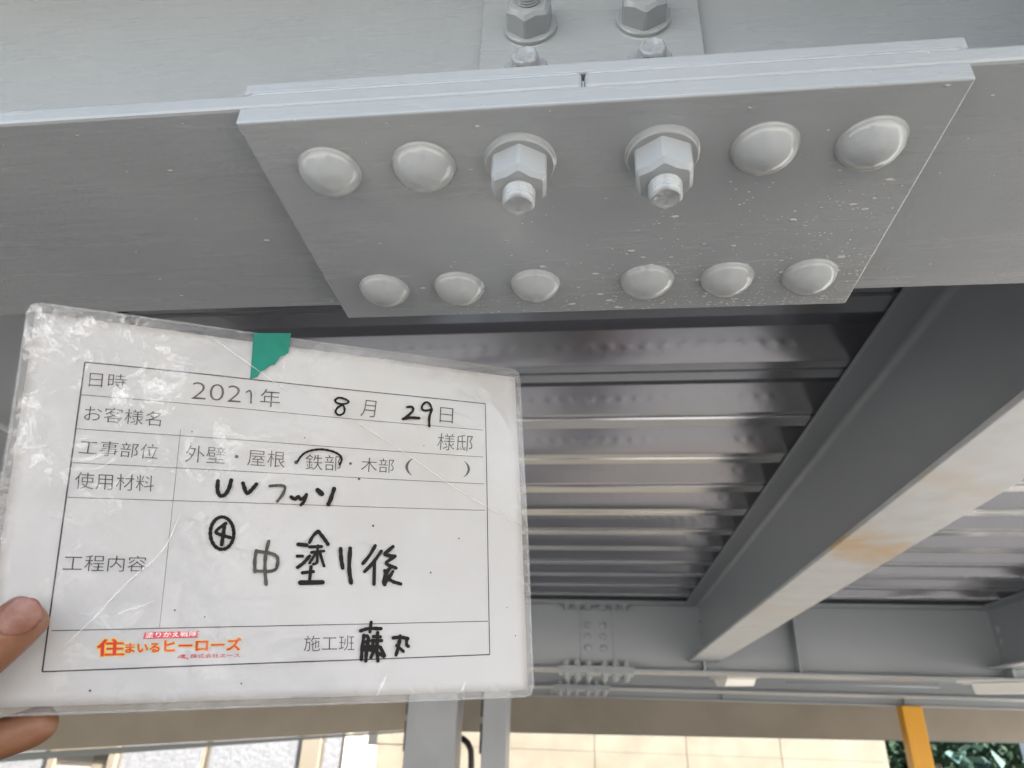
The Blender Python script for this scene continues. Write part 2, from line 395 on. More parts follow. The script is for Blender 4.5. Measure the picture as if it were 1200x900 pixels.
# ------------------------------------------------------------------ secondary beams
def cross_beam(label, xc, y0, y1, low='primer', hang=None):
    t = thing('cross_beam', (xc, (y0+y1)/2, .058), label, 'steel beam', 'cross beams carrying the roof deck')
    z0, z1, hw = .058, .3505, .075
    boxo('lower_flange', low, t, xc-hw, xc+hw, y0, y1, z0, z0+.010, bev=.0018)
    # web with its rolled fillets
    bm = bmesh.new(); za, zb, f_, h_ = z0+.0103, z1-.0103, .016, .0035
    side = [(h_+f_*(1-math.sin(a)), za+f_*(1-math.cos(a))) for a in [PI/2*k/5 for k in range(6)]]
    side += [(x, za+zb-z) for x, z in side[::-1]]
    loop = [(xc+x, z) for x, z in side] + [(xc-x, z) for x, z in side[::-1]]
    A = [bm.verts.new((x, y0, z)) for x, z in loop]; B_ = [bm.verts.new((x, y1, z)) for x, z in loop]; n_ = len(loop)
    for k in range(n_): bm.faces.new((A[k], A[(k+1) % n_], B_[(k+1) % n_], B_[k]))
    bm.faces.new(A[::-1]); bm.faces.new(B_); bmesh.ops.recalc_face_normals(bm, faces=bm.faces)
    smooth_by_angle(link('web', bm, 'far_paint', t), 40)
    boxo('upper_flange', 'far_paint', t, xc-hw, xc+hw, y0, y1, z1-.010, z1, bev=.0018)
    for z in (.128, .186, .244):
        put('bolt_head', FARDOME, t, (xc-.0037, y1-.045, z), (0, PI/2, 0))
    return t
cross_beam('dark cross beam with a pale rust stained lower flange, right of the ribbed deck', .5855, .2055, 3.6935)
cross_beam('cross beam meeting the second steel beam at the far right edge', 2.055, .2055, 3.6935)
cross_beam('dark cross beam behind the left edge of the card', -.92, .2055, 3.6935, low='far_paint')
cross_beam('added unseen cantilever cross beam shading the near steel beam', .360, -1.6, .0955, low='far_paint')  # out of view, added to darken the near web's right end
# stiffener plates on the second beam
boxo('stiffener', 'far_paint', beamB, 1.045, 1.053, 3.602, 3.6965, .0123, .3397)
boxo('gusset', 'far_paint', beamB, .575, .583, 3.602, 3.692, .0123, .057)
boxo('gusset', 'far_paint', beamB, 2.045, 2.053, 3.602, 3.692, .0123, .057)

# ------------------------------------------------------------------ roof deck
deck = thing('roof_deck', (.6, 3, .352), 'ribbed galvanised steel roof deck lying over the beams', 'roof deck')
def deck_sheet(yc, X0, X1, dx, emb):
    P = .245; Z = .3535
    bm = bmesh.new()
    xs = [X0, X1]
    if emb:
        n = int(3.8/dx); xs = [X0] + [-1.2+dx*i for i in range(n+1)] + [X1]
    def wave(y, double, zn):
        if double: low = [(-.036, 0), (-.008, 0), (-.0055, .007), (.0005, .007), (.003, 0.0005), (.036, 0.0005)]
        else: low = [(-.036, .0045), (-.013, .0045), (-.011, 0), (.036, 0)]
        a, b = (y+.172, .060), (y+P-.0362, zn)
        web = [(a[0]+(b[0]-a[0])*t, a[1]+(b[1]-a[1])*t, e) for t, e in ((.22, 0), (.34, 0), (.41, .6), (.48, 1), (.55, .6), (.62, 0), (.85, 0))]
        return [(y+p, q, 0) for p, q in low] + [(y+.058, .060, 0), (y+.098, .060, 0), (y+.103, .054, 0), (y+.113, .054, 0), (y+.118, .060, 0), (y+.172, .060, 0)] + web
    prof = wave(yc, True, .0045) + wave(yc+P, False, 0) + [(yc+2*P-.0345, .0004, 0)]
    grid = []
    for x in xs:
        row = []
        for (y, z, e) in prof:
            dz = dy = 0
            if e and emb:
                ph = (x/.0365) % 1.0
                k = e*max(0, min(1, (math.sin(ph*2*PI)+.35)*1.1))
                dy, dz = -.0003*k, -.0002*k
            row.append(bm.verts.new((x, y+dy, Z+z+dz)))
        grid.append(row)
    for a, b in zip(grid, grid[1:]):
        for i in range(len(prof)-1): bm.faces.new((a[i], b[i], b[i+1], a[i+1]))
    o = link('deck_sheet', bm, 'deck', deck)
    if emb: smooth_by_angle(o, 28)
    return o
DECK0 = -3
for k in range(DECK0, 14):
    yc = 1.002 + .49*k
    vis = k in (-1, 0, 1, 2)
    deck_sheet(yc, -8, 3.3 if k < 5 else 4.8, .0365/8, vis)
ydk = 1.002 + .49*DECK0

# ------------------------------------------------------------------ posts, fascias, wall, house
def post(label, name, cat, x0, x1, y0, y1, z1, m, group=None):
    t = thing(name, ((x0+x1)/2, (y0+y1)/2, GZ), label, cat, group)
    boxo('shaft', m, t, x0, x1, y0, y1, GZ+.012, z1, bev=.006, seg=3)
    boxo('base_plate', m, t, x0-.06, x1+.06, y0-.06, y1+.06, GZ+.0, GZ+.0118)
    return t
p1 = post('wide blue grey steel post under the second beam, left of the black pipe', 'steel_post', 'post', -.945, -.685, 3.605, 3.80, -.0005, 'post', 'blue grey posts under the second beam')
p2 = post('narrow blue grey steel post just right of the black pipe', 'steel_post', 'post', -.552, -.428, 3.61, 3.79, -.0005, 'post', 'blue grey posts under the second beam')
for p, x in ((p1, -.960), (p2, -.567)):
    for z0, z1 in ((-.40, -.262), (-.232, -.02)): boxo('gap_strip', 'black', p, x, x+.0145, 3.64, 3.70, z0, z1)  # black strips drawn for the dark gaps left of the posts
yp = post('bright yellow painted post at the right', 'yellow_post', 'post', 2.47, 2.625, 6.12, 6.235, -.001, 'yellow')
boxo('edge_strip', 'yellow', yp, 2.466, 2.512, 6.108, 6.1195, GZ+.02, -.0012, bev=.003)

def slab(name, m, parent, a, b, th, z_off=0):
    """vertical panel from bottom points a, b (world), up to z heights a[3], b[3]"""
    bm = bmesh.new(); d = Vector((b[0]-a[0], b[1]-a[1], 0)).normalized(); n = Vector((-d.y, d.x, 0))*th
    vs = []
    for off in (Vector(), n):
        for p in (a, b):
            for z in (p[2], p[3]): vs.append(bm.verts.new((p[0]+off.x, p[1]+off.y, z)))
    for q in ((0, 2, 3, 1), (4, 5, 7, 6), (0, 1, 5, 4), (2, 6, 7, 3), (1, 3, 7, 5), (0, 4, 6, 2)): bm.faces.new([vs[i] for i in q])
    bmesh.ops.recalc_face_normals(bm, faces=bm.faces)
    return link(name, bm, m, parent)
f1 = thing('fascia', (1.5, 7, -.28), 'long brown grey fascia board behind the yellow post', 'fascia')
slab('board', 'fascia', f1, (-1.85, 7.0, -.292, .33), (6.0, 7.0, -.195, .33), .08)
slab('drip_edge', 'lip', f1, (-1.85, 6.995, -.302, -.2925), (6.0, 6.995, -.205, -.1955), .07)
f2 = thing('fascia', (-2.6, 5.2, -.4), 'sloping brown grey fascia board under the lower edge of the card, left of the posts', 'fascia')
slab('board', 'fascia', f2, (-3.75, 2.70, -.545, -.10), (-1.80, 6.90, -.298, .12), -.07)
slab('drip_edge', 'lip', f2, (-3.75, 2.71, -.602, -.556), (-1.80, 6.91, -.318, -.305), -.05)

wall = thing('block_wall', (0, 9.1, GZ), 'sunlit cream block wall under the fascia between the posts and the shrubs', 'wall')
boxo('core', 'joint', wall, -2.60, 3.318, 9.02, 9.15, GZ, -.115)
bw = 1.05; top = -.112
rowh = .335
bm_ = {}
def block(x0, x1, z0, z1):
    o = boxo('block', 'wall', wall, x0+.0035, x1-.0035, 9.0+random.uniform(-.003, .003), 9.0195, z0+.0015, z1-.0015, bev=.0015); return o
for r_ in range(8):
    z1 = top - r_*rowh; z0 = max(z1-rowh, GZ+.005)
    xs = [-2.605] + [x for x in (-2.12, -1.065, .032, 1.095, 2.16)] + [3.325]
    for a, b in zip(xs, xs[1:]): block(a, b, z0, z1)
boxo('coping', 'wall', wall, -2.61, 3.33, 8.99, 9.16, -.1105, -.06, bev=.004)

house = thing('house', (-5.5, 8.6, GZ), 'pale house front with frosted panes at the lower left', 'house')
boxo('wall', 'house', house, -10, -2.66, 8.62, 8.8, GZ, .4)
boxo('added_wing_wall', 'added_wing', house, -8.0, -7.8, 0.2, 8.5, GZ, 1.2)  # unseen wall, added to keep the cross beam's web dark
boxo('corner_trim', 'white', house, -2.86, -2.79, 8.54, 8.619, GZ, .3, bev=.004)
boxo('pillar', 'frame', house, -3.36, -3.14, 8.52, 8.619, GZ, .3, bev=.005)
fr = boxo('door_frame', 'frame', house, -6.46, -6.37, 8.50, 8.619, GZ, -.10, bev=.004)
boxo('door_frame', 'frame', house, -5.70, -5.61, 8.50, 8.619, GZ, -.10, bev=.004)
boxo('door_head', 'frame', house, -6.369, -5.701, 8.51, 8.619, -.66, -.10, bev=.004)
dr = boxo('door', 'house', house, -6.368, -5.92, 8.56, 8.618, GZ, -.6605, bev=.004)
boxo('door', 'frame', house, -5.915, -5.702, 8.55, 8.618, GZ, -.6605, bev=.004)
boxo('handle', 'black', dr, -5.96, -5.935, 8.53, 8.5595, -1.5, -1.3)
for a, b in ((-8.2, -6.47), (-5.60, -4.55), (-4.50, -3.37), (-3.13, -2.87)):
    f = boxo('window', 'frame', house, a, b, 8.575, 8.619, -2.2, .1, bev=.003)
    pane = boxo('pane', 'frost', f, a+.03, b-.03, 8.566, 8.5745, -2.15, .05)

pipe = link('downpipe', tube(bmesh.new(), [(-.84, 4.55, -.335), (-.80, 4.52, -.340), (-.765, 4.5, -.362), (-.742, 4.5, -.40), (-.735, 4.5, -.47), (-.735, 4.5, -1.2), (-.735, 4.5, GZ)], .019, 12), 'black', smooth=True)
tag(pipe, 'bent black pipe between the two blue grey posts', 'pipe')

# hanging white fixtures
def fixture(label, p0, p1, wd, ht):
    p0, p1 = Vector(p0), Vector(p1); t = thing('white_fixture', (p0+p1)/2 + Vector((0, 0, ht)), label, 'fixture', 'white oblong fixtures hung under the beams')
    d = (p1-p0); s = Vector((d.y, -d.x, 0)).normalized()*wd/2; up = Vector((0, 0, ht))
    def prism(name, m, prof, e0=0., e1=1.):
        bm = bmesh.new(); A = [bm.verts.new(p0+d*e0+s*a+up*b) for a, b in prof]; Bv = [bm.verts.new(p0+d*e1+s*a+up*b) for a, b in prof]
        k = len(prof)
        for i in range(k): bm.faces.new((A[i], A[(i+1) % k], Bv[(i+1) % k], Bv[i]))
        bm.faces.new(A[::-1]); bm.faces.new(Bv); bmesh.ops.recalc_face_normals(bm, faces=bm.faces)
        bmesh.ops.bevel(bm, geom=bm.edges[:], offset=.002, segments=1, affect='EDGES')
        return link(name, bm, m, t)
    prism('body', 'white', [(-.45, 0), (.45, 0), (.8, .75), (-.8, .75)])
    prism('back_plate', 'white', [(-1.0, .80), (1.0, .80), (1.0, .95), (-1.0, .95)], -.06, 1.04)
    prism('bracket', 'far_paint', [(-.2, .96), (.2, .96), (.2, 1.9), (-.2, 1.9)], .42, .58)
    return t
fixture('small white oblong fixture hanging under the beams, centre right', (.80, 4.50, .000), (1.02, 4.72, .020), .13, .055)
fixture('larger white oblong fixture cut off by the right edge', (1.66, 3.20, -.090), (2.35, 2.62, -.090), .12, .055)
bar = thing('conduit', (1.8, 4.2, .02), 'thin grey conduit bar hanging under the second beam at the right', 'conduit')
link('rail', tube(bmesh.new(), [(1.12, 4.2, .008), (1.95, 4.2, .008)], .007, 8), 'far_paint', bar, True)
for x in (1.125, 1.4, 1.945): link('hanger', tube(bmesh.new(), [(x, 4.2, .018), (x, 4.2, .352)], .006, 6), 'far_paint', bar)

# ------------------------------------------------------------------ shrubs
def shrub(label, cx, cy, cz, rx, ry, rz, n, m, big):
    t = thing('shrub', (cx, cy, GZ), label, 'shrub', 'shrubs beyond the wall')
    bm = bmesh.new()
    for i in range(n):
        while True:
            p = Vector([random.uniform(-1, 1) for _ in range(3)])
            if p.length < 1 and p.length > random.random()*.9: break
        c = Vector((cx+p.x*rx, cy+p.y*ry, cz+p.z*rz)) + noise.noise_vector(p*2.3)*.18
        L = random.uniform(.6, 1.2)*big; wd = L*.38
        d = Vector((random.gauss(0, 1), random.gauss(-.4, .7), random.gauss(-.3, .6))).normalized(); a = d.cross(Vector((random.random()-.5, .3, 1))).normalized(); nn = a.cross(d)
        v = [bm.verts.new(c), bm.verts.new(c+d*L*.45+a*wd+nn*.1*L), bm.verts.new(c+d*L), bm.verts.new(c+d*L*.45-a*wd+nn*.1*L), bm.verts.new(c+d*L*.5-nn*.04*L)]
        bm.faces.new((v[0], v[1], v[4])); bm.faces.new((v[1], v[2], v[4])); bm.faces.new((v[2], v[3], v[4])); bm.faces.new((v[3], v[0], v[4]))
    o = link('foliage', bm, m, t); tag(o, kind='stuff')
    bm = bmesh.new()
    for k in range(5):
        x, y = cx+random.uniform(-.5, .5)*rx, cy+random.uniform(-.4, .4)*ry
        tube(bm, [(cx+random.uniform(-.1, .1), cy, GZ), ((x+cx)/2, (y+cy)/2, GZ+.7), (x, y, cz+rz*.5)], [.035, .025, .01], 7)
    link('trunk', bm, 'stem', t)
    return t
shrub('dark green shrub right behind the yellow post', 3.9, 9.9, -1.2, .85, .6, 1.5, 2600, 'leaf', .11)
shrub('bushy shrub at the lower right corner', 5.2, 10.1, -1.2, .95, .7, 1.5, 2600, 'leaf', .12)
shrub('low shrub with broad bluish leaves in front of the dark shrubs', 4.35, 9.35, -1.25, .55, .3, 1.05, 130, 'leaf_blue', .22)
hedge = shrub('tall dark hedge filling the gap behind the shrubs', 5.6, 12.0, -1.0, 3.2, .9, 2.2, 9000, 'leaf', .27)
pp = post('pale beige post among the shrubs at the lower right', 'beige_post', 'post', 4.93, 5.10, 9.20, 9.33, -.12, 'house')

CARD = {'P': [[-0.31643, 0.03715, -0.10267], [-0.05023, 0.18826, -0.07209], [-0.03819, 0.22212, -0.29121], [-0.31532, 0.09509, -0.31432]], 'texts': [('日時', [[0.1128, 0.2069], [0.174, 0.2044], [0.1121, 0.1672]]), ('202', [[0.2884, 0.213], [0.3792, 0.2103], [0.2887, 0.1649]]), ('年', [[0.4158, 0.215], [0.4546, 0.2125], [0.4157, 0.1625]]), ('お客様名', [[0.1119, 0.2968], [0.2402, 0.2966], [0.1117, 0.2564]]), ('工事部位', [[0.1101, 0.3843], [0.2405, 0.3841], [0.1108, 0.3452]]), ('使用材料', [[0.1113, 0.4711], [0.2402, 0.4687], [0.1099, 0.4292]]), ('外壁・屋根', [[0.2888, 0.386], [0.4722, 0.383], [0.2884, 0.34]]), ('鉄部', [[0.5127, 0.384], [0.5844, 0.3808], [0.512, 0.339]]), ('木部', [[0.6257, 0.378], [0.6961, 0.3757], [0.6266, 0.3358]]), ('月', [[0.6202, 0.2122], [0.6514, 0.2123], [0.6237, 0.1608]]), ('日', [[0.7971, 0.2079], [0.8285, 0.2078], [0.7989, 0.1581]]), ('様邸', [[0.7916, 0.2952], [0.874, 0.2917], [0.7945, 0.2424]]), ('工程内容', [[0.1095, 0.6726], [0.2411, 0.6716], [0.1094, 0.6331]]), ('施工班', [[0.5295, 0.8683], [0.6249, 0.8681], [0.5289, 0.8296]]), ('(', [[0.7204, 0.3789], [0.7366, 0.3785], [0.7222, 0.3284]]), (')', [[0.8525, 0.3735], [0.8673, 0.3733], [0.8547, 0.3248]])], 'logo': [('塗りかえ戦隊!', [[0.2525, 0.8308], [0.3404, 0.8286], [0.2529, 0.8173]], 'white'), ('住', [[0.1795, 0.872], [0.2208, 0.8717], [0.1775, 0.8334]], 'logo'), ('まいる', [[0.2237, 0.8651], [0.2777, 0.865], [0.2225, 0.8431]], 'logo'), ('ヒーローズ', [[0.2858, 0.8645], [0.4154, 0.8631], [0.2849, 0.8354]], 'logo'), ('株式会社エース', [[0.3301, 0.8811], [0.4147, 0.8811], [0.33, 0.8709]], 'maroon')], 'badge': [[0.2494, 0.8335], [0.3394, 0.8317], [0.3413, 0.8155], [0.2506, 0.8173]], 'strokes': [(0.001495, [[0.387, 0.5675], [0.3867, 0.5807], [0.3844, 0.5927], [0.3802, 0.6023], [0.3747, 0.6085], [0.3683, 0.6108], [0.3617, 0.609], [0.3555, 0.6033], [0.3504, 0.5942], [0.3467, 0.5826], [0.3449, 0.5696], [0.3451, 0.5565], [0.3473, 0.5445], [0.3514, 0.5348], [0.3569, 0.5284], [0.3633, 0.5259], [0.37, 0.5276], [0.3762, 0.5333], [0.3815, 0.5425], [0.3852, 0.5543], [0.387, 0.5675]]), (0.001495, [[0.3709, 0.5425], [0.3509, 0.5664], [0.3662, 0.5743], [0.3813, 0.5794]]), (0.001595, [[0.3688, 0.5524], [0.3681, 0.5743], [0.3669, 0.5984]]), (0.001495, [[0.4301, 0.6113], [0.4282, 0.6394], [0.4306, 0.6658]]), (0.001495, [[0.4302, 0.6128], [0.4559, 0.6167], [0.4701, 0.6244], [0.4717, 0.6429], [0.4679, 0.6649], [0.4318, 0.6643]]), (0.001495, [[0.4517, 0.5859], [0.4472, 0.6194], [0.4478, 0.6581], [0.4525, 0.6978]]), (0.001495, [[0.5431, 0.5546], [0.5339, 0.5687], [0.5288, 0.5855]]), (0.001694, [[0.5449, 0.5545], [0.5565, 0.5727], [0.565, 0.589]]), (0.001694, [[0.507, 0.5914], [0.5241, 0.5932]]), (0.001495, [[0.507, 0.6232], [0.5168, 0.6228]]), (0.001595, [[0.5089, 0.6526], [0.5197, 0.6415], [0.5303, 0.6223]]), (0.001395, [[0.5293, 0.5975], [0.5529, 0.5955]]), (0.001296, [[0.5456, 0.5933], [0.5443, 0.6159], [0.5463, 0.6407], [0.5382, 0.6434]]), (0.001296, [[0.5335, 0.6123], [0.5577, 0.6074]]), (0.001196, [[0.5408, 0.617], [0.531, 0.6411]]), (0.001395, [[0.5508, 0.6156], [0.5591, 0.6477]]), (0.001595, [[0.5187, 0.667], [0.539, 0.6631]]), (0.001395, [[0.5342, 0.6499], [0.5329, 0.6877]]), (0.002093, [[0.5155, 0.6929], [0.5578, 0.6911]]), (0.001794, [[0.5903, 0.6], [0.5918, 0.6242], [0.5959, 0.6517]]), (0.001894, [[0.6094, 0.5983], [0.6081, 0.6538], [0.6136, 0.6911]]), (0.001595, [[0.6603, 0.5885], [0.6503, 0.6146], [0.6359, 0.6389]]), (0.001595, [[0.6729, 0.6035], [0.6565, 0.6373], [0.6401, 0.6605]]), (0.001694, [[0.6597, 0.6296], [0.6596, 0.6937]]), (0.001694, [[0.6973, 0.5896], [0.6863, 0.603], [0.6776, 0.612], [0.6961, 0.6165], [0.7019, 0.6163]]), (0.001595, [[0.7019, 0.6163], [0.6905, 0.627], [0.6804, 0.6376], [0.7044, 0.6492]]), (0.001794, [[0.6947, 0.6454], [0.6835, 0.662], [0.6791, 0.6899], [0.6814, 0.6949]]), (0.001595, [[0.6807, 0.657], [0.6915, 0.6846], [0.7146, 0.6928]]), (0.001495, [[0.6976, 0.6591], [0.6913, 0.6745], [0.6803, 0.6934]]), (0.001694, [[0.3503, 0.4316], [0.3504, 0.4565], [0.3561, 0.4724], [0.3652, 0.4687], [0.3716, 0.4513], [0.3742, 0.427]]), (0.001694, [[0.396, 0.4336], [0.4045, 0.4647], [0.4124, 0.4515], [0.4211, 0.434]]), (0.001296, [[0.4464, 0.437], [0.4603, 0.4338], [0.4766, 0.4334], [0.4736, 0.4542], [0.4624, 0.4781]]), (0.001694, [[0.4883, 0.4636], [0.4953, 0.4703], [0.5021, 0.4615]]), (0.001595, [[0.5021, 0.4615], [0.509, 0.4713], [0.5177, 0.4552]]), (0.001395, [[0.5177, 0.4541], [0.5149, 0.4734], [0.5081, 0.4842]]), (0.002193, [[0.5391, 0.4399], [0.5483, 0.4502]]), (0.001894, [[0.5722, 0.433], [0.5671, 0.4608], [0.5618, 0.4789]]), (0.000997, [[0.5651, 0.1728], [0.5725, 0.1625], [0.5874, 0.1659], [0.5971, 0.1746], [0.5821, 0.1837], [0.5684, 0.1813], [0.5651, 0.1728]]), (0.000997, [[0.5821, 0.1837], [0.5708, 0.1945], [0.5663, 0.2086], [0.5743, 0.2186], [0.5857, 0.2103], [0.5867, 0.1944], [0.5821, 0.1837]]), (0.001196, [[0.722, 0.1708], [0.7338, 0.1667], [0.7372, 0.178], [0.7257, 0.1961], [0.7133, 0.2095]]), (0.001395, [[0.7133, 0.2095], [0.7299, 0.2019], [0.7497, 0.2015]]), (0.001096, [[0.7785, 0.1707], [0.775, 0.1533], [0.7655, 0.1464], [0.7562, 0.1592], [0.755, 0.173], [0.7635, 0.1765], [0.7785, 0.1707]]), (0.001296, [[0.7785, 0.1707], [0.7722, 0.1954], [0.7731, 0.2247]]), (0.000997, [[0.4965, 0.3629], [0.5014, 0.3492], [0.51, 0.336], [0.5244, 0.3264], [0.5466, 0.3212], [0.5694, 0.3262], [0.583, 0.3367], [0.5857, 0.3483], [0.5812, 0.3628]]), (0.000598, [[0.3881, 0.1789], [0.3975, 0.1692], [0.3988, 0.2089]]), (0.001564, [[0.6353, 0.8177], [0.6502, 0.8112], [0.6757, 0.8123]]), (0.001564, [[0.6556, 0.7955], [0.6538, 0.8201]]), (0.001564, [[0.6422, 0.8288], [0.6391, 0.864], [0.6388, 0.891]]), (0.001564, [[0.6413, 0.831], [0.6527, 0.8312], [0.6481, 0.8642], [0.6475, 0.8947]]), (0.001564, [[0.6427, 0.8465], [0.6511, 0.8466]]), (0.001564, [[0.6413, 0.8579], [0.6716, 0.8585]]), (0.001564, [[0.6609, 0.8326], [0.6745, 0.8337]]), (0.001564, [[0.6577, 0.8432], [0.6774, 0.8435]]), (0.001564, [[0.6691, 0.8225], [0.6683, 0.8646], [0.671, 0.8953]]), (0.001564, [[0.6582, 0.8644], [0.6822, 0.8842]]), (0.001564, [[0.6649, 0.8623], [0.657, 0.8863]]), (0.001564, [[0.675, 0.8603], [0.6839, 0.8825]]), (0.001564, [[0.6611, 0.8424], [0.6583, 0.8688]]), (0.001564, [[0.6398, 0.8666], [0.6684, 0.8672]]), (0.001564, [[0.7002, 0.8367], [0.7157, 0.8347], [0.7304, 0.8389]]), (0.001564, [[0.7143, 0.832], [0.7128, 0.8521], [0.7067, 0.8808]]), (0.001564, [[0.7279, 0.8389], [0.7275, 0.8568], [0.7313, 0.8591]]), (0.001564, [[0.7077, 0.8565], [0.7211, 0.8718]])], 'dots': [([0.6227, 0.4], 0.001035), ([0.6552, 0.5326], 0.0009), ([0.7785, 0.66], 0.00072), ([0.8408, 0.56], 0.00063), ([0.1751, 0.9504], 0.00072), ([0.5077, 0.2927], 0.00054), ([0.2961, 0.3348], 0.00045), ([0.4214, 0.9444], 0.000585), ([0.9632, 0.8351], 0.00054), ([0.946, 0.7563], 0.00045), ([0.2966, 0.7647], 0.00063), ([0.3484, 0.7814], 0.00054), ([0.4938, 0.3656], 0.00162), ([0.6038, 0.3569], 0.00117), ([0.2963, 0.3032], 0.00054), ([0.7618, 0.2855], 0.00045)], 'rows': [([0.1018, 0.143], [0.9088, 0.1305], 0.0007), ([0.1018, 0.2301], [0.901, 0.2194], 0.00035), ([0.1027, 0.3193], [0.9005, 0.3066], 0.00035), ([0.1023, 0.4064], [0.9001, 0.3911], 0.00035), ([0.103, 0.4936], [0.9017, 0.4725], 0.00035), ([0.1051, 0.8124], [0.9028, 0.7944], 0.00045), ([0.0991, 0.9054], [0.9049, 0.8853], 0.0007), ([0.1018, 0.143], [0.0991, 0.9054], 0.0008), ([0.9088, 0.1305], [0.9049, 0.8853], 0.0006), ([0.2757, 0.2999], [0.274, 0.8059], 0.00022)], 'tape': [[0.3853, 0.0027], [0.467, -0.0151], [0.4645, 0.0463], [0.4564, 0.0558], [0.4497, 0.0597], [0.4391, 0.0876], [0.4309, 0.0918], [0.423, 0.1035], [0.4135, 0.1128], [0.4077, 0.1291], [0.3934, 0.1392]], 'emblem': [[0.3092, 0.8805], [0.3139, 0.8729], [0.3217, 0.872], [0.3185, 0.8781], [0.3127, 0.88], [0.3205, 0.8713], [0.3188, 0.8828], [0.3221, 0.8782], [0.3272, 0.8837]]}

# ------------------------------------------------------------------ the card
P4 = [Vector(p) for p in CARD['P']]
NC = (P4[1]-P4[3]).cross(P4[0]-P4[2]).normalized()        # faces the camera
if NC.dot(CAM-P4[0]) < 0: NC.negate()
def warp(u, v):
    return .0012*math.sin(u*5.2+v*2.1)*math.sin(v*3.3+.4) + .0006*math.sin(u*11-v*7)
def SF(u, v, off=0.):
    p = P4[0]*(1-u)*(1-v) + P4[1]*u*(1-v) + P4[2]*u*v + P4[3]*(1-u)*v
    return p + NC*(warp(u, v)+off)
cardroot = thing('laminated_card', SF(.5, .5), 'creased laminated work record card with handwriting held up by a thumb', 'record card')
CW, CH = .304, .220
def sheet(name, m, u0, u1, v0, v1, rad, off, nx=48, ny=36, thick=0.):
    """rounded rectangle sheet following the card"""
    bm = bmesh.new(); grid = []
    for j in range(ny+1):
        row = []
        for i in range(nx+1):
            u = u0+(u1-u0)*i/nx; v = v0+(v1-v0)*j/ny
            du = min(u-u0, u1-u)*CW; dv = min(v-v0, v1-v)*CH
            row.append((u, v, du, dv))
        grid.append(row)
    def pos(u, v, du, dv):
        if rad > 0 and du < rad and dv < rad:
            a, b = rad-du, rad-dv; l = math.hypot(a, b); mx = max(a, b)
            if l > 0: k = mx/l
            else: k = 1
            a2, b2 = a*k, b*k
            u += math.copysign((a-a2)/CW, .5*(u0+u1)-u); v += math.copysign((b-b2)/CH, .5*(v0+v1)-v)
        return SF(u, v, off)
    vs = [[bm.verts.new(pos(*c)) for c in row] for row in grid]
    for a, b in zip(vs, vs[1:]):
        for i in range(nx): bm.faces.new((a[i], b[i], b[i+1], a[i+1]))
    if thick: bmesh.ops.solidify(bm, geom=bm.faces[:], thickness=thick)
    bmesh.ops.recalc_face_normals(bm, faces=bm.faces)
    return link(name, bm, m, cardroot, smooth=True)
